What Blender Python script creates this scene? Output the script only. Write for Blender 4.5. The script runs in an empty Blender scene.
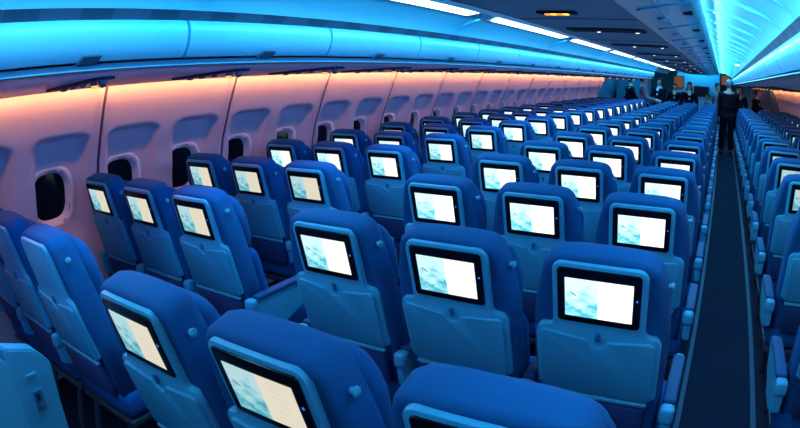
import bpy, bmesh, math, random
from math import sin, cos, pi, radians, tan, sqrt, atan2
from mathutils import Vector, Matrix
random.seed(7)
SC = bpy.context.scene
COL = SC.collection

# ------------------------------------------------------------------ camera
CAMP = dict(cx=0.7717, cz=1.6174, yaw=-0.3903, pitch=-0.235, roll=0.0179, f=574.3952, k=-0.0193, px=494.9681, py=210.124)
def make_camera():
    d = CAMP
    cam = bpy.data.cameras.new('camera'); co = bpy.data.objects.new('camera', cam); COL.objects.link(co); SC.camera = co
    fw = Vector((sin(d['yaw'])*cos(d['pitch']), cos(d['yaw'])*cos(d['pitch']), sin(d['pitch'])))
    rt = Vector((cos(d['yaw']), -sin(d['yaw']), 0)); up = rt.cross(fw)
    r2 = rt*cos(d['roll']) + up*sin(d['roll']); u2 = up*cos(d['roll']) - rt*sin(d['roll'])
    m = Matrix((r2, u2, -fw)).transposed().to_4x4(); m.translation = (d['cx'], 0, d['cz']); co.matrix_world = m
    cam.type = 'PANO'; cam.sensor_width = 36
    t = cam if hasattr(cam, 'panorama_type') else cam.cycles
    t.panorama_type = 'FISHEYE_LENS_POLYNOMIAL'; t.fisheye_fov = pi
    fm = d['f']*36/800
    t.fisheye_polynomial_k0 = 0; t.fisheye_polynomial_k1 = -1/fm; t.fisheye_polynomial_k2 = 0
    t.fisheye_polynomial_k3 = d['k']/fm**3; t.fisheye_polynomial_k4 = 0
    cam.shift_x = (400-d['px'])/800; cam.shift_y = (d['py']-214)/428
    cam.clip_start = .02; cam.clip_end = 100
    return r2, u2, fw
R2, U2, FW = make_camera()
def proj(p):
    d = CAMP; v = Vector(p) - Vector((d['cx'], 0, d['cz'])); a, b, c = v.dot(R2), v.dot(U2), v.dot(FW)
    h = math.hypot(a, b); th = atan2(h, c); r = d['f']*th*(1+d['k']*th*th)
    return d['px']+r*a/h, d['py']-r*b/h
def in_frame(pts, m=6):
    q = [proj(p) for p in pts]
    return max(a for a, b in q) > -m and min(a for a, b in q) < 800+m and max(b for a, b in q) > -m and min(b for a, b in q) < 428+m

# ------------------------------------------------------------------ materials
def nt_new(name):
    m = bpy.data.materials.new(name); m.use_nodes = True
    return m, m.node_tree, m.node_tree.nodes['Principled BSDF']
def mat(name, col, rough=.5, metal=0, noise=0, nscale=40, bump=0, spec=.5, sheen=0):
    m, nt, b = nt_new(name)
    b.inputs['Base Color'].default_value = (*col, 1); b.inputs['Roughness'].default_value = rough
    b.inputs['Metallic'].default_value = metal; b.inputs['Specular IOR Level'].default_value = spec
    if sheen: b.inputs['Sheen Weight'].default_value = sheen
    tc = nt.nodes.new('ShaderNodeTexCoord'); n = nt.nodes.new('ShaderNodeTexNoise'); n.inputs['Scale'].default_value = nscale
    nt.links.new(tc.outputs['Object'], n.inputs['Vector'])
    r = nt.nodes.new('ShaderNodeValToRGB'); k = noise or .04
    r.color_ramp.elements[0].color = (*[c*(1-k) for c in col], 1); r.color_ramp.elements[1].color = (*[min(1, c*(1+k)) for c in col], 1)
    nt.links.new(n.outputs['Fac'], r.inputs['Fac']); nt.links.new(r.outputs['Color'], b.inputs['Base Color'])
    if bump:
        bp = nt.nodes.new('ShaderNodeBump'); bp.inputs['Strength'].default_value = bump; bp.inputs['Distance'].default_value = .002
        nt.links.new(n.outputs['Fac'], bp.inputs['Height']); nt.links.new(bp.outputs['Normal'], b.inputs['Normal'])
    return m
def emis(name, col, s):
    m = bpy.data.materials.new(name); m.use_nodes = True; nt = m.node_tree; nt.nodes.clear()
    e = nt.nodes.new('ShaderNodeEmission'); o = nt.nodes.new('ShaderNodeOutputMaterial')
    e.inputs['Color'].default_value = (*col, 1); e.inputs['Strength'].default_value = s
    nt.links.new(e.outputs[0], o.inputs[0]); return m
def display_mat(name, tint, s):
    m = bpy.data.materials.new(name); m.use_nodes = True; nt = m.node_tree; nt.nodes.clear()
    L = nt.links.new; N = nt.nodes.new
    uv = N('ShaderNodeUVMap'); sp = N('ShaderNodeSeparateXYZ'); L(uv.outputs[0], sp.inputs[0])
    nz = N('ShaderNodeTexNoise'); nz.inputs['Scale'].default_value = 5; nz.inputs['Detail'].default_value = 4; L(uv.outputs[0], nz.inputs['Vector'])
    # clouds thicken towards the bottom left
    add = N('ShaderNodeMath'); add.operation = 'MULTIPLY_ADD'; add.inputs[1].default_value = -.38; L(sp.outputs[1], add.inputs[0]); L(nz.outputs['Fac'], add.inputs[2])
    cr = N('ShaderNodeValToRGB'); e = cr.color_ramp.elements
    e[0].position = .22; e[0].color = (.60, .90, .95, 1); e[1].position = .5; e[1].color = (.08, .48, .64, 1)
    x = cr.color_ramp.elements.new(.36); x.color = (.34, .78, .87, 1)
    L(add.outputs[0], cr.inputs['Fac'])
    gt = N('ShaderNodeMath'); gt.operation = 'GREATER_THAN'; gt.inputs[1].default_value = .49; L(sp.outputs[0], gt.inputs[0])
    # faint rows of text on the right page
    wv = N('ShaderNodeMath'); wv.operation = 'MULTIPLY'; wv.inputs[1].default_value = 44; L(sp.outputs[1], wv.inputs[0])
    sn = N('ShaderNodeMath'); sn.operation = 'SINE'; L(wv.outputs[0], sn.inputs[0])
    g2 = N('ShaderNodeMath'); g2.operation = 'GREATER_THAN'; g2.inputs[1].default_value = .82; L(sn.outputs[0], g2.inputs[0])
    g3 = N('ShaderNodeMath'); g3.operation = 'GREATER_THAN'; g3.inputs[1].default_value = .62; L(sp.outputs[0], g3.inputs[0])
    g4 = N('ShaderNodeMath'); g4.operation = 'LESS_THAN'; g4.inputs[1].default_value = .86; L(sp.outputs[0], g4.inputs[0])
    m1 = N('ShaderNodeMath'); m1.operation = 'MULTIPLY'; L(g2.outputs[0], m1.inputs[0]); L(g3.outputs[0], m1.inputs[1])
    m2 = N('ShaderNodeMath'); m2.operation = 'MULTIPLY'; L(m1.outputs[0], m2.inputs[0]); L(g4.outputs[0], m2.inputs[1])
    pg = N('ShaderNodeMixRGB'); pg.inputs[1].default_value = (*tint, 1); pg.inputs[2].default_value = (*[c*.93 for c in tint], 1); L(m2.outputs[0], pg.inputs[0])
    # a small dark wingtip in the sky picture
    def MA(op, a, b):
        q = N('ShaderNodeMath'); q.operation = op
        for i, v in enumerate((a, b)):
            if isinstance(v, (int, float)): q.inputs[i].default_value = v
            else: L(v, q.inputs[i])
        return q.outputs[0]
    du = MA('SUBTRACT', sp.outputs[0], .12); dv = MA('ADD', MA('SUBTRACT', sp.outputs[1], .60), MA('MULTIPLY', du, .9))
    el = MA('ADD', MA('POWER', MA('DIVIDE', MA('ABSOLUTE', du, 0), .055), 2.0), MA('POWER', MA('DIVIDE', MA('ABSOLUTE', dv, 0), .022), 2.0))
    wing = MA('LESS_THAN', el, 1.0)
    wm = N('ShaderNodeMixRGB'); L(wing, wm.inputs[0]); L(cr.outputs[0], wm.inputs[1]); wm.inputs[2].default_value = (.10, .22, .30, 1)
    cr = wm
    mx = N('ShaderNodeMixRGB'); L(gt.outputs[0], mx.inputs[0]); L(cr.outputs[0], mx.inputs[1]); L(pg.outputs[0], mx.inputs[2])
    em = N('ShaderNodeEmission'); em.inputs['Strength'].default_value = s; L(mx.outputs[0], em.inputs['Color'])
    o = N('ShaderNodeOutputMaterial'); L(em.outputs[0], o.inputs[0]); return m
def stripe_mat(name, c0, c1, period, duty):
    m, nt, b = nt_new(name); L = nt.links.new; N = nt.nodes.new
    tc = N('ShaderNodeTexCoord'); sp = N('ShaderNodeSeparateXYZ'); L(tc.outputs['Object'], sp.inputs[0])
    md = N('ShaderNodeMath'); md.operation = 'FLOORED_MODULO'; md.inputs[1].default_value = period; L(sp.outputs[1], md.inputs[0])
    gt = N('ShaderNodeMath'); gt.operation = 'LESS_THAN'; gt.inputs[1].default_value = period*duty; L(md.outputs[0], gt.inputs[0])
    mx = N('ShaderNodeMixRGB'); mx.inputs[1].default_value = (*c0, 1); mx.inputs[2].default_value = (*c1, 1); L(gt.outputs[0], mx.inputs[0])
    L(mx.outputs[0], b.inputs['Base Color']); b.inputs['Roughness'].default_value = .5; return m

M = dict(
    fabric=mat('seat_fabric', (.010, .105, .27), .85, noise=.12, nscale=180, bump=.12, spec=.15),
    cushion=mat('seat_cushion_fabric', (.008, .09, .28), .9, noise=.15, nscale=150, bump=.2, spec=.1),
    shell=mat('seat_shell_plastic', (.070, .44, .62), .42, noise=.03, nscale=30, spec=.4),
    tray=mat('tray_plastic', (.060, .38, .55), .45, noise=.04, nscale=25, spec=.4),
    latch=mat('latch_plastic', (.02, .16, .30), .4),
    bezel=mat('bezel_gloss', (.004, .004, .007), .25, spec=.4),
    pocket=mat('pocket_fabric', (.02, .05, .17), .9, noise=.2, nscale=120),
    metal=mat('grey_frame', (.05, .065, .09), .4, metal=.3),
    arm=mat('armrest_plastic', (.06, .38, .58), .4),
    pad=mat('armrest_pad', (.004, .06, .18), .6),
    edge=mat('bin_edge_plastic', (.06, .24, .36), .4),
    dark=mat('dark_plastic', (.01, .015, .03), .6),
    wall=mat('wall_plastic', (.44, .425, .53), .55, noise=.03, nscale=12, spec=.2), seam=mat('panel_seam', (.10, .08, .13), .7),
    ring=mat('window_reveal', (.66, .68, .74), .35),
    pane=mat('night_pane', (.004, .006, .012), .12, spec=.5),
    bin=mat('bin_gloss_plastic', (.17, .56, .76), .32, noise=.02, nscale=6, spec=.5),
    binlow=mat('bin_lower_plastic', (.035, .08, .15), .4),
    psu=mat('service_panel', (.56, .42, .46), .5, noise=.03),
    psudark=mat('service_unit_dark', (.012, .022, .05), .8, spec=.1),
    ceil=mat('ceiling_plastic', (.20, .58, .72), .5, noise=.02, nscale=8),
    carpet=mat('aisle_carpet', (.012, .020, .045), .95, noise=.35, nscale=90, bump=.3, spec=.1),
    track=mat('floor_strip', (.03, .07, .13), .5),
    cbot=mat('centre_panel', (.19, .50, .58), .6, noise=.05, nscale=5, spec=.2),
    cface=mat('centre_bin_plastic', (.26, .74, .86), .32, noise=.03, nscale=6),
    teal=mat('bulkhead_teal', (.30, .66, .78), .6, noise=.08, nscale=3),
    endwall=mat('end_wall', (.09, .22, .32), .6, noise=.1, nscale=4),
    suit=mat('dark_suit', (.004, .006, .014), .9, noise=.2, spec=.1),
    shirt=mat('grey_shirt', (.10, .17, .25), .9),
    white=mat('white_cloth', (.6, .68, .75), .8),
    skin=mat('skin', (.42, .25, .19), .55),
    hairdark=mat('dark_hair', (.012, .010, .012), .6, noise=.3),
    hairgrey=mat('grey_hair', (.10, .14, .17), .6, noise=.3),
    shoe=mat('black_shoe', (.008, .008, .010), .35),
    paper=mat('paper', (.8, .85, .88), .8),
    sign=emis('orange_poster_glow', (.50, .19, .09), .32), lip=mat('lips', (.3, .10, .08), .5),  # poster picture given a weak glow to stay orange under the blue lamps
    tube=emis('tube_glow', (.82, .95, 1.0), 4.0),
    lampw=emis('reading_glow', (1.0, .42, .12), 1.6),
    lampw2=emis('centre_lamp_glow', (1.0, .85, .72), 2.2),
    lampo=emis('orange_sign_glow', (1.0, .22, .02), 2.2),
    lampy=emis('yellow_sign_glow', (1.0, .62, .05), 2.4),
    spot=emis('spot_glow', (.8, .95, 1.0), 8.0),
    hook=mat('hook_plastic', (.12, .45, .55), .3),
    dot=emis('blue_button_glow', (.05, .2, 1.0), 1.0),
    vent=stripe_mat('vent_strip', (.055, .09, .15), (.03, .055, .10), .30, .45),
    d_l=display_mat('display_warm', (1.0, .93, .74), .78),  # screen variants: fall-off with viewing angle put into tint and strength
    d_c=display_mat('display_white', (1.0, .97, .88), 1.15),
    d_r=display_mat('display_bright', (1.0, .98, .94), 1.45),
    d_dim=display_mat('display_dim', (.45, .75, .80), .75),
)

# ------------------------------------------------------------------ mesh helpers
def link(name, me, m, parent=None):
    o = bpy.data.objects.new(name, me); COL.objects.link(o)
    if m is not None:
        for x in (m if isinstance(m, (list, tuple)) else [m]): me.materials.append(x)
    if parent is not None: o.parent = parent
    return o
def fin(name, bm, m, parent=None, smooth=False, recalc=True):
    if recalc: bmesh.ops.recalc_face_normals(bm, faces=bm.faces)
    me = bpy.data.meshes.new(name); bm.to_mesh(me); bm.free()
    if smooth:
        for p in me.polygons: p.use_smooth = True
        if smooth != 'full':
            try: me.set_sharp_from_angle(angle=radians(38))
            except Exception: pass
    return link(name, me, m, parent)
def thing(name, label, cat, loc=(0, 0, 0), group=None, rz=0):
    o = bpy.data.objects.new(name, None); COL.objects.link(o); o.empty_display_size = .05
    o.location = loc; o.rotation_euler = (0, 0, rz); tag(o, label, cat, group); return o
def tag(o, label, cat, group=None):
    o['label'] = label; o['category'] = cat
    if group: o['group'] = group
    return o
def struct(o): o['kind'] = 'structure'; return o
def box(bm, c, s, bev=0, seg=2):
    r = bmesh.ops.create_cube(bm, size=1); vs = r['verts']
    for v in vs: v.co = Vector((c[0]+v.co.x*s[0], c[1]+v.co.y*s[1], c[2]+v.co.z*s[2]))
    if bev:
        es = list({e for v in vs for e in v.link_edges}); bmesh.ops.bevel(bm, geom=es, offset=bev, segments=seg, profile=.5, affect='EDGES')
def rrect(hw, z0, z1, r, n=5, rt=None):
    rt = r if rt is None else rt; out = []
    for cx, cz, a0, rr in ((hw-r, z0+r, -90, r), (hw-rt, z1-rt, 0, rt), (-hw+rt, z1-rt, 90, rt), (-hw+r, z0+r, 180, r)):
        for i in range(n+1):
            a = radians(a0+90*i/n); out.append((cx+rr*cos(a), cz+rr*sin(a)))
    return out
def slab(bm, outline, y0, y1, bev=0, seg=2, both=False):
    """extrude an (x,z) outline from y0 (rear, facing the camera side) to y1, rounding the rear rim"""
    vs = [bm.verts.new((x, y0, z)) for x, z in outline]; f = bm.faces.new(vs)
    r = bmesh.ops.extrude_face_region(bm, geom=[f]); ev = [g for g in r['geom'] if isinstance(g, bmesh.types.BMVert)]
    for v in ev: v.co.y = y1
    if bev:
        es = list(f.edges)
        if both:
            es += [e for e in {e for v in ev for e in v.link_edges} if all(v in ev for v in e.verts)]
        bmesh.ops.bevel(bm, geom=es, offset=bev, segments=seg, profile=.5, affect='EDGES', clamp_overlap=True)
def lathe(bm, prof, c, axis='y', n=14):
    rings = []
    for r, h in prof:
        ring = []
        for i in range(n):
            a = 2*pi*i/n
            p = (r*cos(a), h, r*sin(a)) if axis == 'y' else ((h, r*cos(a), r*sin(a)) if axis == 'x' else (r*cos(a), r*sin(a), h))
            ring.append(bm.verts.new(Vector(c)+Vector(p)))
        rings.append(ring)
    for a, b in zip(rings, rings[1:]):
        for i in range(n): bm.faces.new((a[i], a[(i+1) % n], b[(i+1) % n], b[i]))
    bm.faces.new(rings[0]); bm.faces.new(rings[-1])
def tube(bm, pts, r, n=8):
    rings = []
    for i, p in enumerate(pts):
        p = Vector(p); d = (Vector(pts[min(i+1, len(pts)-1)])-Vector(pts[max(i-1, 0)])).normalized()
        u = d.orthogonal().normalized() if abs(d.x) > .9 else d.cross(Vector((1, 0, 0))).normalized(); w = d.cross(u)
        rings.append([bm.verts.new(p+(u*cos(2*pi*k/n)+w*sin(2*pi*k/n))*r) for k in range(n)])
    for a, b in zip(rings, rings[1:]):
        for k in range(n): bm.faces.new((a[k], a[(k+1) % n], b[(k+1) % n], b[k]))
    bm.faces.new(rings[0]); bm.faces.new(rings[-1])
def along(bm, prof, y0, y1, closed=True, caps=True):
    """extrude an (x,z) profile along the cabin"""
    a = [bm.verts.new((x, y0, z)) for x, z in prof]; b = [bm.verts.new((x, y1, z)) for x, z in prof]
    n = len(prof)
    for i in range(n if closed else n-1): bm.faces.new((a[i], a[(i+1) % n], b[(i+1) % n], b[i]))
    if closed and caps: bm.faces.new(a); bm.faces.new(b)
def mir(prof, s): return [(s*x, z) for x, z in prof]

Y0, YE, YC = -1.2, 15.35, 18.8      # the cabin zone
# ------------------------------------------------------------------ setting: floor, walls, ceiling
bm = bmesh.new(); box(bm, (0, 10, -.05), (5.6, 24, .1)); struct(fin('floor', bm, M['carpet']))
for i, x in enumerate((-1.144, -.750, .750, 1.144)):
    bm = bmesh.new(); box(bm, (x, 7, .006), (.03, 17, .012), .003); struct(fin('trim_%d' % (i+1), bm, M['track']))

PROF = [(0, 2.46), (.15, 2.56), (.5, 2.625), (.8, 2.645), (1.0, 2.63), (1.2, 2.585), (1.374, 2.515), (1.5, 2.465), (1.642, 2.40), (1.8, 2.31), (2.0, 2.18), (2.3, 1.9)]
def wall_x(z):
    for (a, xa), (b, xb) in zip(PROF, PROF[1:]):
        if z <= b: return xa+(xb-xa)*(z-a)/(b-a)
    return PROF[-1][1]
WK, WY0 = .546, 1.405
def sst(a, b, x):
    t = min(1, max(0, (x-a)/(b-a))); return t*t*(3-2*t)
def recess(y, z):
    yq = y-.05; k = round((yq-WY0)/WK); dy = yq-(WY0+k*WK)
    hw = .195-.035*sst(.8, 1.37, 1.37+.8-z) if z < 1.37 else .195
    top = 1.372
    # rounded upper corners
    r = .06
    if z > top-r and abs(dy) > hw-r:
        e = hw - (r - sqrt(max(0, r*r-(z-(top-r))**2)))
    else: e = hw
    side = 1-sst(e-.024, e+.012, abs(dy))
    m = side*(1-sst(top-.012, top+.016, z))*sst(.66, .86, z)
    d = .056*m
    ds = yq-(WY0+WK*.5) - round((yq-(WY0+WK*.5))/(2*WK))*2*WK     # distance from a panel joint
    d -= .016*(1-sst(.028, .05, abs(ds)))
    d += .022*(1-sst(.004, .010, abs(ds)))
    return d
def wall(s, ya, yb, name):
    ys = []; y = ya
    while y < yb:
        ys.append(y); y += .026
    j = WY0+WK*.5+.05
    for k in range(-4, 18):
        c = j+2*WK*k
        if ya < c < yb:
            ys = [q for q in ys if abs(q-c) > .06]; ys += [c+o for o in (-.055, -.045, -.036, -.028, -.02, -.010, -.006, 0, .006, .010, .02, .028, .036, .045, .055)]
    ys = sorted(ys)+[yb]
    zs = [0, .1, .2, .3, .45, .55, .64]; z = .66
    while z < 1.30: zs.append(z); z += .03
    zs += [1.30+.012*i for i in range(9)]; zs += [1.41, 1.44, 1.48, 1.52, 1.56, 1.60, 1.642, 1.7, 1.8, 2.0, 2.3]
    bm = bmesh.new(); g = []
    for y in ys: g.append([bm.verts.new((s*(wall_x(z)+recess(y, z)), y, z)) for z in zs])
    for a, b in zip(g, g[1:]):
        for i in range(len(zs)-1):
            cy = (a[i].co.y+b[i].co.y)/2; cz = (a[i].co.z+a[i+1].co.z)/2; dk = cy-(WY0+round((cy-WY0)/WK)*WK)
            if (abs(dk)/.140)**2.9+(abs(cz-1.015)/.172)**2.9 < 1 and ya+.3 < cy < yb-.2: continue
            f = bm.faces.new((a[i], a[i+1], b[i+1], b[i])); dj = cy-j-round((cy-j)/(2*WK))*2*WK
            if abs(dj) < .0085: f.material_index = 1
    struct(fin(name, bm, [M['wall'], M['seam']], smooth='full'))
wall(-1, Y0, YE, 'wall_left'); wall(1, 6.0, 18.6, 'wall_right')
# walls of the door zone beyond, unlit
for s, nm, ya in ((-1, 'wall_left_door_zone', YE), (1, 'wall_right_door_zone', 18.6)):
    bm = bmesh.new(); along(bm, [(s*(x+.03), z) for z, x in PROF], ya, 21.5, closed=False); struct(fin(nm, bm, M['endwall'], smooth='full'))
bm = bmesh.new(); along(bm, [(x+.03, z) for z, x in PROF], Y0, 6.0, closed=False); struct(fin('wall_right_near', bm, M['wall'], smooth='full'))
bm = bmesh.new(); box(bm, (0, 21.5, 1.15), (5.6, .1, 2.6)); struct(fin('wall_back', bm, M['teal']))
bm = bmesh.new(); box(bm, (0, Y0-.05, 1.15), (5.6, .1, 2.5)); struct(fin('wall_front', bm, M['endwall']))
bm = bmesh.new(); box(bm, (0, 10, 2.36), (5.6, 24, .06)); struct(fin('ceiling', bm, M['endwall']))

# windows
def superell(hy, hz, n=28, e=2.9):
    out = []
    for i in range(n):
        a = 2*pi*i/n; c, q = cos(a), sin(a)
        out.append((hy*abs(c)**(2/e)*(1 if c >= 0 else -1), hz*abs(q)**(2/e)*(1 if q >= 0 else -1)))
    return out
def ring_mesh(loops):   # loops of (y,z,depth)
    bm = bmesh.new(); R = [[bm.verts.new((d, y, z)) for y, z in lp] for lp, d in loops]
    n = len(R[0])
    for a, b in zip(R, R[1:]):
        for i in range(n): bm.faces.new((a[i], a[(i+1) % n], b[(i+1) % n], b[i]))
    return bm
zc = 1.015; tilt = math.atan2(wall_x(1.15)-wall_x(.88), .27)
bm = ring_mesh([(superell(.172, .206), .016), (superell(.166, .199), -.008), (superell(.150, .181), -.010), (superell(.138, .168), .002), (superell(.128, .156), .030), (superell(.120, .147), .034), (superell(.118, .145), .060)])
o = fin('proto_frame', bm, M['ring'], smooth='full'); FR = o.data; bpy.data.objects.remove(o)
bm = bmesh.new(); bm.faces.new([bm.verts.new((.040, y, z)) for y, z in superell(.126, .153)])
r = bmesh.ops.extrude_face_region(bm, geom=list(bm.faces))
for v in [g for g in r['geom'] if isinstance(g, bmesh.types.BMVert)]: v.co.x = .048
o = fin('proto_pane', bm, M['pane']); PN = o.data; bpy.data.objects.remove(o)
wn = 0
for s, k0, k1 in ((-1, 0, 26), (1, 15, 33)):
    for k in range(k0, k1):
        y = WY0+WK*k
        if s < 0 and y > YE-.15: continue
        if s > 0 and y > 18.35: continue
        wn += 1
        x = s*(wall_x(zc)+.056-.004)
        e = bpy.data.objects.new('window_%d' % wn, None); COL.objects.link(e); e['kind'] = 'structure'
        e.location = (x, y, zc); e.rotation_euler = (0, (s*-tilt), 0) if s < 0 else (0, -tilt-0, pi)
        e.rotation_euler = (0, tilt, 0) if s > 0 else (0, -tilt, 0)
        e.scale = (1, 1, 1)
        for nm, me in (('window_frame', FR), ('pane', PN)):
            c = bpy.data.objects.new(nm, me); COL.objects.link(c); c.parent = e
            # local +x points out of the cabin on the right, so turn the left ones round
            if s < 0: c.rotation_euler = (0, 0, pi)

# ------------------------------------------------------------------ ceilings
ARCH = [(1.05, 1.900), (1.035, 1.925), (1.005, 1.953), (.96, 1.982), (.90, 2.008), (.83, 2.032), (.75, 2.052), (.67, 2.066), (.58, 2.074)]
for s, nm in ((-1, 'ceiling_left_aisle'), (1, 'ceiling_right_aisle')):
    bm = bmesh.new(); along(bm, mir(ARCH+[(.58, 2.10), (1.09, 2.10), (1.09, 1.9)], s), Y0, YC); struct(fin(nm, bm, M['ceil'], smooth=True))
# ribs under the arches
def rib(s, y, w, d, name, n):
    bm = bmesh.new(); inner = [(x-.2*d*min(1, (1.06-x)*12), z-d*max(.05, min(1, (1.045-x)*9))) for x, z in ARCH]
    along(bm, mir(ARCH+inner[::-1], s), y-w/2, y+w/2); struct(fin(name, bm, M['ceil'], smooth=True))
ti = 5
y = .63
while y < YC:
    rib(1, y, .030, .018, 'trim_%d' % ti, 0); ti += 1; y += .548
GP = [1.44+2.193*k for k in range(-1, 9)]
for g in GP:
    if g > YC: continue
    rib(-1, g, .05, .022, 'trim_%d' % ti, 0); ti += 1
# vent strips between bins and arches
for s in (-1, 1):
    bm = bmesh.new(); along(bm, mir([(1.085, 1.862), (1.050, 1.902), (1.060, 1.906), (1.095, 1.866)], s), Y0, YE if s < 0 else 18.4); struct(fin('trim_%d' % ti, bm, M['vent'])); ti += 1

ORD = ['first', 'second', 'third', 'fourth', 'fifth', 'sixth', 'seventh', 'eighth', 'ninth', 'tenth', 'eleventh', 'twelfth', 'thirteenth', 'fourteenth', 'fifteenth', 'sixteenth', 'seventeenth', 'eighteenth', 'nineteenth', 'twentieth']
# fluorescent fixtures, left aisle
n = 0
for a, b in zip(GP, GP[1:]):
    b2 = min(b, YC)
    if a+.1 >= b2-.2 or not in_frame([(-.8, a+(b2-a)*t/6, 2.02) for t in range(7)], 2): continue
    t = thing('fluorescent_light', '%s white strip light from the camera along the left aisle ceiling' % ORD[n], 'ceiling light', (-.8, (a+b2)/2, 2.02), 'strip lights along the left aisle ceiling'); n += 1
    L2 = (b2-a)/2-.19
    bm = bmesh.new()
    vs = rrect(.062, -L2, L2, .045, 5)
    f0 = [bm.verts.new((x, y, -.003+x*.17)) for x, y in vs]; f1 = [bm.verts.new((x*.97, y, .006+x*.17)) for x, y in vs]
    bm.faces.new(f0); bm.faces.new(f1)
    for i in range(len(vs)): bm.faces.new((f0[i], f0[(i+1) % len(vs)], f1[(i+1) % len(vs)], f1[i]))
    o = fin('diffuser', bm, M['tube'], t); o.location = (-.008, 0, .006)
    bm = bmesh.new(); L3 = (b2-a)/2-.07
    along(bm, [(-.085, -.008), (-.068, -.008), (-.068, .012), (.062, .032), (.062, .012), (.074, .014), (.076, .036), (-.085, .016)], -L3, L3); fin('housing', bm, M['ceil'], t)

# ------------------------------------------------------------------ overhead bins at the sides
BP, BY = .900, 1.385
def side_bin(s, ya, yb, label, grp):
    t = thing('overhead_bin', label, 'overhead bin', (s*1.2, ya, 1.69), grp); L = yb-ya
    def P(pr): return [(s*(x-1.2), z-1.69) for x, z in pr]
    bm = bmesh.new(); along(bm, P([(1.104, 1.722), (1.085, 1.742), (1.070, 1.772), (1.062, 1.805), (1.064, 1.835), (1.074, 1.858), (1.094, 1.870), (1.30, 1.875), (1.30, 1.722)]), .007, L-.007); d = fin('door', bm, M['bin'], t, smooth=True)
    bm = bmesh.new(); along(bm, P([(1.052, 1.688), (1.048, 1.694), (1.056, 1.699), (1.075, 1.700), (1.118, 1.716), (1.35, 1.716), (1.35, 1.690)]), 0, L); fin('lower_lip', bm, M['binlow'], t, smooth=True)
    bm = bmesh.new(); along(bm, P([(1.049, 1.687), (1.0445, 1.690), (1.048, 1.694), (1.055, 1.691)]), .0, L); fin('edge_strip', bm, M['edge'], t, smooth=True)
    bm = bmesh.new(); box(bm, (s*(1.62-1.2), L/2, 1.80-1.69), (.60, L-.02, .14)); fin('housing', bm, M['endwall'], t)
    if s > 0: return
    # dark parallelogram latch
    bm = bmesh.new(); c = L*.52
    q = [bm.verts.new(((s*(x-1.2)), c+dy, z-1.69)) for x, z, dy in ((1.104, 1.716, -.06), (1.104, 1.716, .025), (1.079, 1.742, .038), (1.079, 1.742, -.035))]
    bm.faces.new(q); r = bmesh.ops.extrude_face_region(bm, geom=list(bm.faces))
    for v in [g for g in r['geom'] if isinstance(g, bmesh.types.BMVert)]: v.co += Vector((-s*.008, 0, -.004))
    fin('latch', bm, M['binlow'], d)
for s, side in ((-1, 'left'), (1, 'right')):
    n = 0; y = BY-2*BP; ye = YE if s < 0 else 18.4
    while y < ye-.2:
        yb = min(y+BP, ye)
        if in_frame([(s*1.07, y+(yb-y)*t/4, z) for t in range(5) for z in (1.69, 1.86)], 3):
            w = '%s-hand wall bin with a curved door, %s along from the camera' % (side.capitalize(), ORD[n]) if n < 20 else ''
            side_bin(s, y, yb, ('cyan-lit' if s < 0 else 'bright pale') + ' ' + w[0].lower()+w[1:], 'overhead bins along the %s wall' % side); n += 1
        y += BP
# service panel under the side bins
for s in (-1, 1):
    bm = bmesh.new(); along(bm, mir([(1.35, 1.690), (1.05, 1.6895), (2.352, 1.6425), (2.358, 1.648), (2.33, 1.662), (1.40, 1.70)][1:], s), Y0, YE if s < 0 else 18.4); struct(fin('trim_%d' % ti, bm, M['psu'])); ti += 1
def svc(s, y, label, grp):
    x0 = 1.72; z0 = 1.6925-(x0-1.05)*.0361
    t = thing('service_unit', label, 'service unit', (s*x0, y, z0), grp); sl = math.atan(.0361)*s; t.rotation_euler = (0, sl, 0)
    bm = bmesh.new(); slab(bm, [(p, q) for p, q in rrect(.30, -.055, .055, .03, 4)], 0, .014)
    for v in bm.verts: v.co = Vector((v.co.x, v.co.z*1.0, -v.co.y+.0))
    fin('panel', bm, M['psudark'], t)
    for i, dx in enumerate((-.17, -.06, .05)):
        bm = bmesh.new(); lathe(bm, [(.022, -.012), (.020, -.024), (.008, -.028)], (dx, .0, 0), 'z', 10); fin('air_nozzle', bm, M['metal'], t)
    for dx in (.16, .24):
        bm = bmesh.new(); lathe(bm, [(.026, -.012), (.024, -.030)], (s*dx*-1, .01, 0), 'z', 12); lm = fin('reading_lamp', bm, M['metal'], t)
        bm = bmesh.new(); lathe(bm, [(.016, -.0305), (.014, -.040), (.008, -.045)], (s*dx*-1, .01, 0), 'z', 12); fin('lens', bm, M['lampw'] if dx < .2 else M['dark'], lm)
n = 0
for k in range(0, 18):
    y = 1.20+.811*k
    if y > YE-.3 or k > 17: continue
    svc(-1, y, 'dark reading-lamp unit under the left bins, %s from the camera' % ORD[n], 'service units under the left bins'); n += 1
n = 0
for k in range(8, 18):
    y = 1.20+.811*k
    if y > YE-.3: continue
    svc(1, y, 'dark reading-lamp unit under the right bins, %s visible from the camera' % ORD[n], 'service units under the right bins'); n += 1

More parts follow.
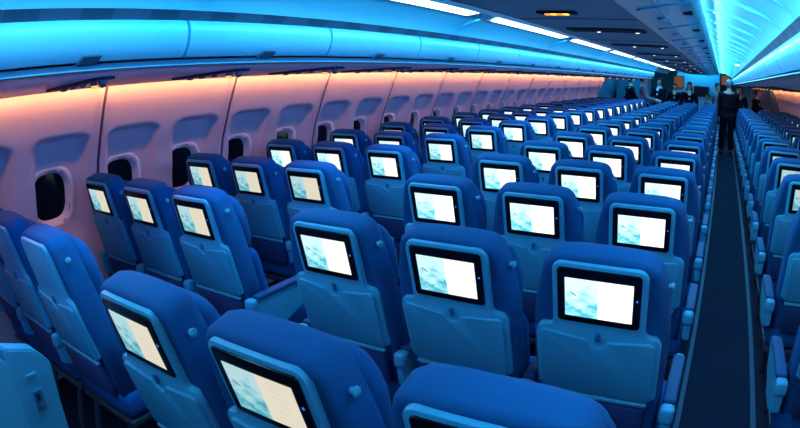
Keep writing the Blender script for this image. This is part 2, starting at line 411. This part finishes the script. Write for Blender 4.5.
# ------------------------------------------------------------------ centre bins
HB = 1.935
CF = [(.328, HB), (.37, HB+.004), (.45, 1.951), (.54, 1.968), (.61, 1.985), (.645, 2.002), (.655, 2.022), (.640, 2.04), (.60, 2.05), (.33, 2.05)]
bm = bmesh.new(); along(bm, [(-.326, HB), (.326, HB), (.326, 2.03), (-.326, 2.03)], Y0, YC); struct(fin('trim_%d' % ti, bm, M['cbot'])); ti += 1
for s in (-1, 1):
    bm = bmesh.new(); box(bm, (s*.326, (Y0+YC)/2, HB+.004), (.012, YC-Y0, .014), .003); struct(fin('trim_%d' % ti, bm, M['binlow'])); ti += 1
y = 1.35
while y < YE:
    bm = bmesh.new(); box(bm, (0, y, HB-.0005), (.64, .012, .004)); struct(fin('trim_%d' % ti, bm, M['dark'])); ti += 1; y += 1.62
def centre_bin(s, ya, yb, label, grp):
    t = thing('overhead_bin', label, 'overhead bin', (s*.5, ya, HB), grp); L = yb-ya
    P = [(s*x-s*.5, z-HB) for x, z in CF]
    bm = bmesh.new(); along(bm, P, .006, L-.006); d = fin('door', bm, M['cface'], t, smooth=True)
    if s > 0:
        bm = bmesh.new(); box(bm, (.585-.5, L*.45, 1.976-HB), (.05, .07, .014), .004); bm2 = bm; h = fin('latch', bm2, M['psudark'], d)
        h.rotation_euler = (0, 0, 0)
        bm = bmesh.new(); box(bm, (.475-.5, L/2, 1.953-HB), (.010, L*.86, .008), .003); fin('edge_strip', bm, M['bin'], d)
        bm = bmesh.new(); lathe(bm, [(.022, -.012), (.026, 0)], (.45-.5, L*.5, 1.948-HB), 'z', 12); fin('reading_lamp', bm, M['bin'], d)
        bm = bmesh.new(); tube(bm, [(.36-.5+.02, .05, 1.936-HB), (.40-.5, .03, 1.940-HB), (.47-.5, .025, 1.952-HB), (.56-.5, .03, 1.970-HB), (.62-.5, .05, 1.985-HB)], .006, 6); fin('edge_glint', bm, M['bin'], d)  # tube added for the reflection on the curved door edge
for s, side in ((1, 'right'), (-1, 'left')):
    n = 0; y = .72
    while y < YC-.2:
        yb = min(y+BP, YC)
        if s < 0: y += BP; continue
        if in_frame([(s*.5, y+(yb-y)*t/4, z) for t in range(5) for z in (HB, 2.02)], 2):
            centre_bin(s, y, yb, 'blue centre bin facing the right aisle, %s from the camera' % ORD[n], 'centre overhead bins on the right aisle'); n += 1
        y += BP
bm = bmesh.new(); along(bm, [(-x, z) for x, z in CF], Y0, YC); struct(fin('trim_%d' % ti, bm, M['cface'], smooth=True)); ti += 1
# lamp panels across the centre ceiling panel
n = 0
for k in range(-1, 10):
    y = 3.62+1.49*k
    if y > YE-.4: continue
    if not in_frame([(x, y, HB) for x in (-.2, .25)], 2): continue
    t = thing('service_unit', 'dark lamp panel across the underside of the centre bins, %s from the camera' % ORD[n], 'service unit', (.025, y, HB), 'lamp panels under the centre bins'); n += 1
    bm = bmesh.new(); slab(bm, rrect(.25, -.115, .115, .05, 4), 0, .008)
    for v in bm.verts: v.co = Vector((v.co.x, v.co.z, -v.co.y))
    fin('panel', bm, M['psudark'], t)
    for dx in (-.05, .2):
        bm = bmesh.new(); lathe(bm, [(.024, -.006), (.02, -.016)], (dx, 0, 0), 'z', 12); lm = fin('reading_lamp', bm, M['metal'], t)
        bm = bmesh.new(); lathe(bm, [(.013, -.0162), (.010, -.019)], (dx, 0, 0), 'z', 10); fin('lens', bm, M['lampw2'], lm)
t = thing('cabin_sign', 'small glowing orange sign bar under the centre bins', 'sign', (-.02, 2.655, HB))
bm = bmesh.new(); box(bm, (0, 0, -.006), (.19, .075, .012), .003); fin('panel', bm, M['psudark'], t)
for dx, m in ((-.045, 'lampo'), (-.015, 'lampy'), (.015, 'lampo'), (.045, 'lampy')):
    bm = bmesh.new(); box(bm, (dx, 0, -.014), (.026, .035, .006), .002); fin('symbol', bm, M[m], t)
t = thing('ceiling_spotlight', 'round white spotlight glowing at the far end of the right aisle ceiling', 'ceiling light', (.985, 8.6, 1.955))
bm = bmesh.new(); lathe(bm, [(.045, .0), (.045, .02)], (0, 0, 0), 'z', 16); fin('housing', bm, M['ceil'], t)
bm = bmesh.new(); lathe(bm, [(.034, -.008), (.036, .0)], (0, 0, 0), 'z', 16); fin('lens', bm, M['spot'], t)

# ------------------------------------------------------------------ seats
LEAN = radians(14)
LM = Matrix.Translation((0, 0, 1.0)) @ Matrix.Rotation(LEAN, 4, 'X')     # back frame: x across, y forward, z up the back
def leaned(bm): bmesh.ops.transform(bm, matrix=LM, verts=bm.verts)
def smoothpath(pts, n=4):
    """Catmull-Rom through a closed list of 2-D points"""
    out = []; N = len(pts)
    for i in range(N):
        p0, p1, p2, p3 = [Vector((*pts[(i+k-1) % N], 0)) for k in range(4)]
        for j in range(n):
            t = j/n; q = .5*((2*p1)+(p2-p0)*t+(2*p0-5*p1+4*p2-p3)*t*t+(3*p1-p0-3*p2+p3)*t**3); out.append((q.x, q.y))
    return out
def chamfer_loft(bm, half, levels):
    """loft one outline through (y, inset) levels, insetting towards its middle: a soft cushion"""
    n = len(half); cx = 0; zs = [z for x, z in half]; zc_ = (min(zs)+max(zs))/2; hw = max(x for x, z in half); hh = (max(zs)-min(zs))/2
    R = []
    for y, ins in levels:
        R.append([bm.verts.new((x*(hw-ins)/hw, y, zc_+(z-zc_)*(hh-ins)/hh)) for x, z in half])
    for a, b in zip(R, R[1:]):
        for i in range(n): bm.faces.new((a[i], a[(i+1) % n], b[(i+1) % n], b[i]))
    bm.faces.new(R[0]); bm.faces.new(R[-1])
def outline_back(top=.127, hwT=.150, hwM=.200, bottom=-.57, r=.056):
    P = [(hwM+.004, bottom), (hwM+.010, -.30), (hwM+.010, -.13), (hwM+.002, -.05), (hwM-.012, .03), (hwM-.020, .06)]
    # rounded shoulders
    cx, cz = hwM-.024-r, top-r+.002
    for i in range(8):
        a = radians(6+84*i/7); P.append((cx+r*cos(a), cz+r*sin(a)*.96))
    P += [(.09, top+.004), (.03, top+.005)]
    return P+[(-x, z) for x, z in P[::-1]]
def seat_meshes():
    D = {}
    bm = bmesh.new(); chamfer_loft(bm, outline_back(), [(.016, .030), (.010, .018), (.014, .006), (.030, 0), (.085, .0), (.112, .012), (.122, .030)]); leaned(bm); D['backrest'] = (bm, 'fabric', 'full')
    # front head cushion with side wings
    O = [(.165, -.19), (.190, -.13), (.196, -.03), (.186, .02)]
    for i in range(7):
        a = radians(10+80*i/6); O.append((.105+.075*cos(a), .020+.062*sin(a)))
    O = [(x, z-.012) for x, z in O]+[(.04, .074)]; O = O+[(-x, z) for x, z in O[::-1]]
    bm = bmesh.new(); chamfer_loft(bm, O, [(.108, .02), (.120, .004), (.142, 0), (.165, .012), (.176, .035)]); leaned(bm); D['headrest'] = (bm, 'fabric', 'full')
    bm = bmesh.new(); chamfer_loft(bm, rrect(.205, -.56, -.19, .05, 4), [(.110, .01), (.14, .0), (.165, .015), (.175, .04)]); leaned(bm); D['back_cushion'] = (bm, 'cushion', 'full')
    # hard shell: frame round the screen, widening round the tray
    S = []
    fw, wd = .140, .193
    S += [(wd, -.355), (wd, -.147)]
    for i in range(5):
        a = radians(0+90*i/4); S.append((wd-.028+.028*cos(a), -.140+.028*sin(a)))
    for i in range(5):
        a = radians(-90-90*i/4); S.append((fw+.018+.018*cos(a), -.094+.018*sin(a)))
    for i in range(6):
        a = radians(90*i/5); S.append((fw-.030+.030*cos(a), .084+.030*sin(a)))
    S = [(wd-.02, -.372)]+S; S = S+[(-x, z) for x, z in S[::-1]]
    bm = bmesh.new(); slab(bm, S, -.004, .03, .006, 2); leaned(bm); D['shell'] = (bm, 'shell', True)
    bm = bmesh.new(); slab(bm, rrect(.123, -.084, .101, .012, 4), -.009, .0, .003, 2); leaned(bm); D['screen'] = (bm, 'bezel', True)
    bm = bmesh.new(); x0, x1, z0, z1, y = -.099, .100, -.061, .071, -.0102
    vs = [bm.verts.new(p) for p in ((x0, y, z0), (x1, y, z0), (x1, y, z1), (x0, y, z1))]; f = bm.faces.new(vs); uv = bm.loops.layers.uv.new('UVMap')
    for l, c in zip(f.loops, ((0, 0), (1, 0), (1, 1), (0, 1))): l[uv].uv = c
    leaned(bm); D['display'] = (bm, 'd_c', False)
    # winglet in the picture: a small curved dark mark
    bm = bmesh.new(); box(bm, (.112, -.0095, .020), (.005, .002, .006)); leaned(bm); D['button'] = (bm, 'dot', False)
    # tray with scooped upper edge and half-round finger notch
    T = [(-.176, -.360), (-.168, -.367), (.168, -.367), (.176, -.360), (.176, -.143)]
    for i in range(5):
        a = radians(0+80*i/4); T.append((.158+.018*cos(a), -.143+.014*sin(a)))
    T += [(.12, -.135), (.06, -.142), (.034, -.145)]
    for i in range(7):
        a = radians(-10-160*i/6); T.append((.030*cos(a), -.145+.026*sin(a)))
    T += [(-.034, -.145), (-.06, -.142), (-.12, -.135)]
    for i in range(5):
        a = radians(100+80*i/4); T.append((-.158+.018*cos(a), -.143+.014*sin(a)))
    bm = bmesh.new(); slab(bm, T, -.014, -.002, .004, 2); leaned(bm); D['tray_table'] = (bm, 'tray', True)
    bm = bmesh.new(); box(bm, (0, -.008, -.132), (.014, .010, .032), .003); leaned(bm); D['tray_latch'] = (bm, 'latch', True)
    # fabric pocket and grey bar below the tray
    bm = bmesh.new(); slab(bm, rrect(.165, -.555, -.400, .02, 3), -.018, .02, .008, 2); leaned(bm); D['literature_pocket'] = (bm, 'pocket', True)
    bm = bmesh.new(); box(bm, (0, -.006, -.385), (.34, .02, .016), .005); leaned(bm); D['pocket_rail'] = (bm, 'shell', True)
    bm = bmesh.new(); lathe(bm, [(.008, 0), (.008, .008), (.012, .010), (.012, .015), (.007, .018)], (.191, .052, .045), 'x', 12); leaned(bm); D['coat_hook'] = (bm, 'hook', True)
    # seat pan
    bm = bmesh.new(); chamfer_loft(bm, [(x, z) for x, z in rrect(.222, .355, .475, .04, 4)], [(.14, .02), (.16, 0), (.54, .0), (.575, .012), (.592, .04)]); D['seat_cushion'] = (bm, 'cushion', 'full')
    bm = bmesh.new(); box(bm, (0, .34, .335), (.44, .40, .03), .006)
    D['seat_pan'] = (bm, 'metal', True)
    for sx in (-1, 1):
        bm = bmesh.new(); tube(bm, [(sx*.15, .17, .325), (sx*.15, .13, .18), (sx*.15, .10, .0)], .016); D['leg%d' % sx] = (bm, 'metal', True)
        bm = bmesh.new(); tube(bm, [(sx*.15, .50, .325), (sx*.15, .54, .16), (sx*.15, .55, .0)], .016); D['legf%d' % sx] = (bm, 'metal', True)
    return D
def arm_bm(x):
    """armrest: side panel, top beam and rounded ends"""
    bm = bmesh.new()
    S = [(.08, .50), (.16, .46), (.30, .45), (.44, .50), (.50, .575), (.515, .60), (.51, .618), (.49, .626), (.10, .626), (.075, .612), (.07, .58)]
    vs = [bm.verts.new((x-.017, y, z)) for y, z in S]; f = bm.faces.new(vs)
    r = bmesh.ops.extrude_face_region(bm, geom=[f])
    for v in [g for g in r['geom'] if isinstance(g, bmesh.types.BMVert)]: v.co.x = x+.017
    bmesh.ops.bevel(bm, geom=[e for e in bm.edges if abs(e.verts[0].co.x-e.verts[1].co.x) < 1e-5], offset=.005, segments=2, affect='EDGES')
    return bm
def pad_bm(x):
    bm = bmesh.new(); box(bm, (x, .285, .632), (.046, .34, .024), .009, 3); return bm
def cap_bm(x):
    bm = bmesh.new(); box(bm, (x, .085, .607), (.048, .05, .062), .014, 3); return bm
ME = {}
for k, (bm, m, sm) in seat_meshes().items():
    o = fin('leg' if k.startswith('leg') else k, bm, M[m], smooth=sm); ME[k] = o.data; bpy.data.objects.remove(o)
for nm, fn, m in (('armrest', arm_bm, 'arm'), ('pad', pad_bm, 'pad'), ('cap', cap_bm, 'arm')):
    for sx in (-1, 1):
        o = fin(nm, fn(sx*.24), M[m], smooth=True); ME[nm+str(sx)] = o.data; bpy.data.objects.remove(o)
DISP = {}
for k in ('d_l', 'd_c', 'd_r', 'd_dim'):
    me = ME['display'].copy(); me.materials.clear(); me.materials.append(M[k]); DISP[k] = me
def put(name, me, parent):
    o = bpy.data.objects.new(name, me); COL.objects.link(o); o.parent = parent; return o
def make_seat(loc, label, group, disp, near, last, blank=False, folded=False):
    t = thing('airline_seat', label, 'seat', loc, group)
    put('backrest', ME['backrest'], t); put('headrest', ME['headrest'], t)
    sh = put('shell', ME['shell'], t)
    if not blank:
        sc = put('screen', ME['screen'], t); put('display', DISP[disp], sc)
        if near > 0: put('button', ME['button'], sc)
    tr = put('tray_table', ME['tray_table'], t)
    put('seat_cushion', ME['seat_cushion'], t)
    if near > 0:
        put('tray_latch', ME['tray_latch'], tr); put('coat_hook', ME['coat_hook'], t)
        put('back_cushion', ME['back_cushion'], t); put('literature_pocket', ME['literature_pocket'], t); put('pocket_rail', ME['pocket_rail'], t)
        put('seat_pan', ME['seat_pan'], t); [put('leg', ME[q], t) for q in ('leg-1', 'leg1', 'legf-1', 'legf1')]
    for sx in ([-1, 1] if last and not folded else ([-1] if last or not folded else [])):
        a = put('armrest', ME['armrest%d' % sx], t); put('pad', ME['pad%d' % sx], a)
        if near > 0: put('end_cap', ME['cap%d' % sx], a)
    return t
P_, SP = .8114, .48
BLK = {'left': (-1.8345, .6885+.0841), 'centre': (0, .6885), 'right': (1.8345, .6885+.2834)}
POSN = {'left': ('window seat', 'middle seat', 'aisle seat'), 'centre': ('left seat', 'middle seat', 'right seat'), 'right': ('aisle seat', 'middle seat', 'window seat')}
for blk, (bx, by) in BLK.items():
    rows = {}
    for r in range(-1, 18):
        for j in (-1, 0, 1):
            x, y = bx+j*SP, by+r*P_
            if y > 14.75: continue
            pts = [(x+dx, y+dy, z) for dx in (-.24, .24) for dy, z in ((-.03, 1.15), (.0, 1.0), (.1, .6), (.5, .6))]
            if r < 0 and blk != 'left': continue
            if not in_frame(pts, 0): continue
            rows.setdefault(r, []).append((j, x, y))
    for n, r in enumerate(sorted(rows)):
        for j, x, y in rows[r]:
            d = math.hypot(x-CAMP['cx'], y)
            disp = {'left': 'd_l', 'centre': 'd_c', 'right': 'd_dim'}[blk]
            if blk == 'centre' and (j == 1 or r >= 2): disp = 'd_r'
            if blk == 'centre' and r == 0: disp = 'd_l'
            if blk == 'left' and r > 2: disp = 'd_c' if r < 6 else 'd_r'
            blank = blk == 'left' and r <= 0
            lab = '%s blue seat, %s block %s, %s row from the camera' % ('blank-backed' if blank else 'lit-screen', blk, POSN[blk][j+1], ORD[n])
            make_seat((x, y, 0), lab, 'airline seats of the %s block' % blk, disp, 7.5-d, j == 1, blank, (blk == 'centre' and r == 0 and j == -1) or (blk == 'left' and r <= 0 and j == 1))

# console at the near left corner
t = thing('seat_console', 'pale blue console with a small socket plate at the bottom left corner', 'console', (-1.02, .465, 0))
bm = bmesh.new()
def yzslab(bm, S, x0, x1, bev=.006):
    vs = [bm.verts.new((x0, y, z)) for y, z in S]; f = bm.faces.new(vs); r = bmesh.ops.extrude_face_region(bm, geom=[f])
    for v in [g for g in r['geom'] if isinstance(g, bmesh.types.BMVert)]: v.co.x = x1
    bmesh.ops.bevel(bm, geom=list(bm.edges), offset=bev, segments=2, affect='EDGES')
yzslab(bm, [(-.34, 0.02), (-.03, 0.02), (-.03, .85), (-.12, .97), (-.34, .97)], -.02, .045); fin('side_panel', bm, M['shell'], t, smooth=True)
bm = bmesh.new(); yzslab(bm, [(-.03, 0.02), (.10, 0.02), (.13, .80), (.08, .86), (-.03, .90)], -.06, .015); b = fin('socket_box', bm, M['tray'], t, smooth=True)
bm = bmesh.new(); box(bm, (.017, .045, .69), (.006, .035, .075), .002); sp_ = fin('socket_plate', bm, M['latch'], b)
bm = bmesh.new(); box(bm, (.021, .042, .705), (.004, .014, .028)); fin('socket', bm, M['dark'], b)
bm = bmesh.new(); box(bm, (.021, .048, .670), (.004, .014, .018)); fin('port', bm, M['hairgrey'], b)
bm = bmesh.new(); box(bm, (.018, .04, .785), (.006, .04, .010), .002); fin('button', bm, M['shell'], b)

# ------------------------------------------------------------------ far end of the cabin
def boxthing(name, label, cat, c, s, m, bev=.01):
    bm = bmesh.new(); box(bm, (0, 0, 0), s, bev); o = fin(name, bm, M[m]); o.location = c; return tag(o, label, cat)
bm = bmesh.new(); box(bm, (-.05, 19.6, 1.05), (1.46, .5, 2.1), .02); o = fin('galley_unit', bm, M['teal']); tag(o, 'bright teal galley wall behind the last centre rows', 'galley')
t = thing('monitor', 'dark monitor on the teal galley wall', 'monitor', (.07, 19.3, 1.40))
bm = bmesh.new(); box(bm, (0, 0, 0), (.52, .06, .34), .012); fin('frame', bm, M['dark'], t)
bm = bmesh.new(); box(bm, (0, -.032, 0), (.47, .006, .29)); fin('display', bm, M['bezel'], t)
t = thing('poster', 'orange framed panel beside the teal galley wall', 'poster', (-.70, 19.25, 1.66))
bm = bmesh.new(); box(bm, (0, 0, 0), (.34, .03, .40), .006); fin('frame', bm, M['hairdark'], t)
bm = bmesh.new(); box(bm, (0, -.018, 0), (.30, .006, .36)); fin('picture', bm, M['sign'], t)
bm = bmesh.new(); box(bm, (-2.05, 18.2, 1.08), (1.0, .9, 2.16), .05); o = fin('partition', bm, M['endwall']); tag(o, 'dark cabin partition behind the crew at far left', 'partition')
bm = bmesh.new(); box(bm, (2.1, 18.8, 1.08), (1.1, .9, 2.16), .05); o = fin('partition', bm, M['endwall']); tag(o, 'dark teal cabin partition behind the last right rows', 'partition')

# ------------------------------------------------------------------ people
def skin_mesh(name, V, E, m, parent, lv=2, root=0):
    me = bpy.data.meshes.new(name+'_cage'); me.from_pydata([v[0] for v in V], E, [])
    o = bpy.data.objects.new(name, me); COL.objects.link(o)
    o.modifiers.new('s', 'SKIN'); sub = o.modifiers.new('d', 'SUBSURF'); sub.levels = sub.render_levels = lv
    sv = me.skin_vertices[0].data if me.skin_vertices else None
    if sv is None: me.skin_vertices.new(); sv = me.skin_vertices[0].data
    for i, v in enumerate(V):
        sv[i].radius = v[1]; sv[i].use_root = (i == root)
    bpy.context.view_layer.update()
    dg = bpy.context.evaluated_depsgraph_get(); nm = bpy.data.meshes.new_from_object(o.evaluated_get(dg))
    bpy.data.objects.remove(o); nm.materials.clear(); nm.materials.append(m)
    for p in nm.polygons: p.use_smooth = True
    c = bpy.data.objects.new(name, nm); COL.objects.link(c); c.parent = parent; return c
def person(loc, rz, label, H=1.75, top='suit', bottom='suit', hair='hairdark', longhair=False, arms=((.04, .10), (.04, .10)), turn=0, collar=True, lean=0, group=None, aw=1):
    """arms: for left/right (elbow forward, wrist forward/up) in metres"""
    k = H/1.75; t = thing('person', label, 'person', loc, group, rz); t.scale = (k, k, k)
    def sh(y, z): return (y+lean*max(0, z-.95), z)
    V, E = [], []
    def add(p, r, par=None):
        y, z = sh(p[1], p[2]) if p[2] > .95 else (p[1], p[2])
        V.append(((p[0], y, z), r if isinstance(r, tuple) else (r, r)))
        if par is not None: E.append((par, len(V)-1))
        return len(V)-1
    pel = add((0, 0, .96), (.145, .10)); wst = add((0, .01, 1.10), (.125, .09), pel); ch = add((0, .01, 1.28), (.150, .105), wst); up = add((0, 0, 1.41), (.12, .085), ch)
    nk = add((0, .005, 1.50), .052, up); jw = add((0, .025, 1.565), (.058, .072), nk); hd = add((0, .012, 1.645), (.074, .092), jw); hd2 = add((0, .0, 1.715), (.055, .068), hd)
    legs, arms_i = [], []
    for s in (-1, 1):
        h = add((s*.09, 0, .90), (.085, .09), pel); kn = add((s*.10, .015, .50), .058, h); an = add((s*.105, -.01, .09), .040, kn); to = add((s*.12, .13, .035), (.042, .028), an); legs.append((h, kn, an, to))
        ef, wf = arms[0 if s < 0 else 1][:2]; wz = arms[0 if s < 0 else 1][2] if len(arms[0 if s < 0 else 1]) > 2 else .86
        shd = add((s*.185, 0, 1.40), .058, up); el = add((s*.235*aw, ef, 1.14), .044, shd); wr = add((s*(.235*aw if wz < 1 else .16), wf, wz), .030, el)
        d = (Vector(V[wr][0])-Vector(V[el][0])).normalized(); side = Vector((1, 0, 0)); per = d.cross(side).normalized()
        pm = Vector(V[wr][0])+d*.055; pa = len(V); V.append((tuple(pm), (.038, .020))); E.append((wr, pa))
        for q, (off, ln) in enumerate(((-.030, .065), (-.010, .078), (.010, .074), (.028, .058))):
            b = pm+d*.035+per*off; i0 = len(V); V.append((tuple(b), (.010, .010))); E.append((pa, i0)); c = b+d*ln*.5; V.append((tuple(c), (.009, .009))); E.append((i0, i0+1)); c2 = c+(d*.8+Vector((-s*.5, 0, 0))).normalized()*ln*.5; V.append((tuple(c2), (.008, .008))); E.append((i0+1, i0+2))
        b = pm+per*.042; i0 = len(V); V.append((tuple(b), (.011, .011))); E.append((pa, i0)); V.append((tuple(b+d*.04+per*.018), (.009, .009))); E.append((i0, i0+1))
        arms_i.append((shd, el, wr))
    body = skin_mesh('body', V, E, M['skin'], t, 2, pel)
    def sub(chains, extra, m, name, cutw=None):
        idx = {}; v2, e2 = [], []
        for c in chains:
            for a, b in zip(c, c[1:]):
                for q in (a, b):
                    if q not in idx: idx[q] = len(v2); r = V[q][1]; v2.append((V[q][0], (r[0]+extra, r[1]+extra)))
                e2.append((idx[a], idx[b]))
        return skin_mesh(name, v2, e2, M[m], t, 2, 0)
    V.append(((0, 0, .80), (.150, .115))); hem = len(V)-1; V.append(((0, V[nk][0][1]-.004, 1.475), (.078, .070))); nb = len(V)-1
    jk = sub([(pel, wst, ch, up), (pel, hem), (up, nb)]+[(up, a, b, c) for a, b, c in arms_i], .022, top, 'jacket')
    tr = sub([(pel, h, kn, an) for h, kn, an, to in legs], .018, bottom, 'trousers')
    for h, kn, an, to in legs:
        a, b = Vector(V[an][0]), Vector(V[to][0])
        skin_mesh('shoe', [((a.x, a.y-.03, .05), (.048, .045)), ((a.x, a.y+.05, .045), (.050, .042)), (tuple(b+Vector((0, .03, 0))), (.045, .032))], [(0, 1), (1, 2)], M['shoe'], t, 2)
    hp = Vector(V[hd][0])
    if collar:
        bm = bmesh.new(); y, z = sh(.005, 1.475); lathe(bm, [(.075, -.015), (.066, .02), (.060, .035)], (0, y, z), 'z', 14); fin('collar', bm, M['white'], t, smooth=True)
        bm = bmesh.new(); y, z = sh(.118, 1.36); vs = [bm.verts.new(p) for p in ((-.05, y-.02, z+.09), (.05, y-.02, z+.09), (.012, y+.012, z-.12), (-.012, y+.012, z-.12))]; bm.faces.new(vs); fin('shirt_front', bm, M['white'], t)
    # hair cap, open over the face (+y)
    bm = bmesh.new(); bmesh.ops.create_uvsphere(bm, u_segments=18, v_segments=12, radius=1)
    for v in list(bm.verts):
        v.co = Vector((v.co.x*.086, v.co.y*.104, v.co.z*.105))+hp+Vector((0, -.012, .022))
    lo = -.06 if not longhair else -.2
    kill = [v for v in bm.verts if (v.co.y-hp.y > .035 and v.co.z-hp.z < .055) or v.co.z-hp.z < -.080]
    bmesh.ops.delete(bm, geom=kill, context='VERTS')
    if longhair:
        R = []
        for i in range(5):
            R.append([bm.verts.new(hp+Vector((.088*sin(a)*(1+.05*i), -.10*abs(cos(a))+.01, -.03-.045*i))) for a in [radians(-90+180*q/10) for q in range(11)]])
        for a, b in zip(R, R[1:]):
            for q in range(10): bm.faces.new((a[q], a[q+1], b[q+1], b[q]))
    ho = fin('hair', bm, M[hair], t, smooth='full'); sd = ho.modifiers.new('t', 'SOLIDIFY'); sd.thickness = .012
    # eyes, nose, mouth, ears
    for s in (-1, 1):
        bm = bmesh.new(); bmesh.ops.create_uvsphere(bm, u_segments=8, v_segments=6, radius=.011)
        for v in bm.verts: v.co += hp+Vector((s*.030, .083, .0))
        fin('eye', bm, M['dark'], t, smooth=True)
        bm = bmesh.new(); bmesh.ops.create_uvsphere(bm, u_segments=8, v_segments=6, radius=1)
        for v in bm.verts: v.co = Vector((v.co.x*.012, v.co.y*.02, v.co.z*.032))+hp+Vector((s*.074, -.002, -.01))
        fin('ear', bm, M['skin'], t, smooth=True)
    bm = bmesh.new(); bmesh.ops.create_cone(bm, segments=8, radius1=.016, radius2=.007, depth=.045, cap_ends=True)
    for v in bm.verts: v.co += hp+Vector((0, .096-.25*v.co.z, -.022))
    fin('nose', bm, M['skin'], t, smooth=True)
    bm = bmesh.new(); box(bm, tuple(hp+Vector((0, .088, -.062))), (.045, .008, .010), .003); fin('mouth', bm, M['lip'], t)
    return t
man = person((.94, 14.0, 0), 0, 'grey-haired person in a dark suit standing in the right aisle, back turned', 1.79, hair='hairgrey', collar=False, aw=.78)
man.scale.x *= 1.08
person((-2.02, 16.9, 0), radians(-60), 'dark-suited person leaning forward at the far left of the crew', 1.72, lean=.12, arms=((.12, .34, 1.05), (.12, .34, 1.05)))
p2 = person((-1.43, 15.8, 0), radians(-80), 'person in a grey-blue shirt holding a white paper at the end of the left aisle', 1.78, top='shirt', collar=False, arms=((.12, .36, 1.08), (.12, .36, 1.08)))
o = boxthing('paper_sheet', 'white paper held by the person in the grey-blue shirt', 'paper', (-1.02, 15.86, 1.10), (.22, .16, .012), 'paper', .002); o.rotation_euler = (radians(20), radians(15), 0)
person((-1.10, 17.1, 0), radians(150), 'person in a dark waistcoat with a white collar facing the grey shirt', 1.72, arms=((.1, .3, 1.1), (.1, .3, 1.1)))
person((-.72, 18.1, 0), radians(175), 'person in dark clothes standing under the orange panel', 1.60)
person((-.16, 16.2, 0), radians(190), 'long-haired person in a dark open jacket with a white shirt behind the centre rows', 1.66, longhair=True)
person((.45, 16.6, 0), radians(120), 'person bent low behind the last centre seats on the right', 1.38, top='shirt', hair='hairdark', collar=False, lean=.2)
person((.62, 17.4, 0), radians(200), 'person in pale blue clothes half hidden behind the man in the aisle', 1.70, top='shirt', hair='hairdark', collar=False)
person((1.25, 16.3, 0), radians(185), 'dark-haired person in dark clothes just right of the grey-haired one', 1.66)
person((1.74, 16.9, 0), radians(-110), 'person in a dark jacket with pale sleeves by the right partition', 1.62, lean=.1, arms=((.1, .34, 1.15), (.1, .34, 1.15)))
t = thing('poster', 'orange panel above the head of the grey-haired person', 'poster', (.86, 19.3, 1.83))
bm = bmesh.new(); box(bm, (0, 0, 0), (.30, .03, .34), .006); fin('frame', bm, M['hairdark'], t)
bm = bmesh.new(); box(bm, (0, -.018, 0), (.26, .006, .30)); fin('picture', bm, M['sign'], t)

# ------------------------------------------------------------------ light
def area(name, loc, size, col, W, direction, sx=None):
    l = bpy.data.lights.new(name, 'AREA'); l.shape = 'RECTANGLE'; l.size = size[0]; l.size_y = size[1]; l.color = col; l.energy = W
    o = bpy.data.objects.new(name, l); COL.objects.link(o); o.location = loc
    d = Vector(direction).normalized(); yv = Vector((0, 1, 0)); xv = yv.cross(-d).normalized()
    o.matrix_world = Matrix((xv, yv, -d)).transposed().to_4x4(); o.location = loc; return o
BLUE = (.012, .40, 1.0); CY = (.02, .52, 1.0); OR = (1.0, .33, .14); VI = (.10, .30, 1.0)
LEN = YE-Y0; YM = (YE+Y0)/2; LR = 18.4-Y0; YR = (18.4+Y0)/2
OR = (1.0, .335, .085)
for q in (area('wash_left', (-2.338, YM, 1.630), (.02, LEN), OR, 47, (-.9, 0, -.45)), area('wash_right', (2.338, YR, 1.630), (.02, LR), OR, 48, (.9, 0, -.45))): q.data.spread = radians(150)
area('fill_left', (-1.10, YM, 1.60), (.02, LEN), (.03, .26, 1.0), 54, (-1, 0, -.9))  # added fills under the bins on both sides, no fixture there
area('fill_right', (1.10, YR, 1.60), (.02, LR), (.05, .30, 1.0), 8, (1, 0, -.22))
area('cove_right', (.62, YR, 2.054), (.02, LR), (.34, .85, 1.0), 24, (.99, 0, .12))
for q in (area('spill_fill_left', (-2.15, YM, 1.63), (.06, LEN), (1.0, .34, .34), 20, (1, 0, -.75)), area('spill_fill_right', (2.15, YR, 1.63), (.06, LR), (1.0, .34, .34), 16, (-1, 0, -.75))): q.data.spread = radians(110)  # added lamps without fixtures, imitating warm spill on the seat tops
area('aisle_left', (-.81, YM, 2.000), (.12, LEN), CY, 130, (-.1, 0, -1))
area('aisle_right', (.85, YR, 2.00), (.16, LR), BLUE, 112, (.05, 0, -1))
area('bin_wash_right', (.70, YR, 2.03), (.02, LR), (.25, .82, 1.0), 90, (1, 0, -.45))
area('end_zone', (-.1, 18.5, 2.05), (1.2, .5), CY, 75, (0, .6, -1))
area('end_left', (-1.7, 16.4, 2.1), (1.0, 1.2), CY, 30, (0, .2, -1))  # added fill, brightens the dark partition at far left
w = bpy.data.worlds.new('world'); SC.world = w; w.use_nodes = True
w.node_tree.nodes['Background'].inputs[0].default_value = (.01, .05, .14, 1); w.node_tree.nodes['Background'].inputs[1].default_value = .3
SC.view_settings.view_transform = 'Standard'; SC.view_settings.look = 'None'; SC.view_settings.exposure = 0
try: SC.cycles.use_denoising = True; SC.cycles.max_bounces = 6; SC.cycles.diffuse_bounces = 4
except Exception: pass
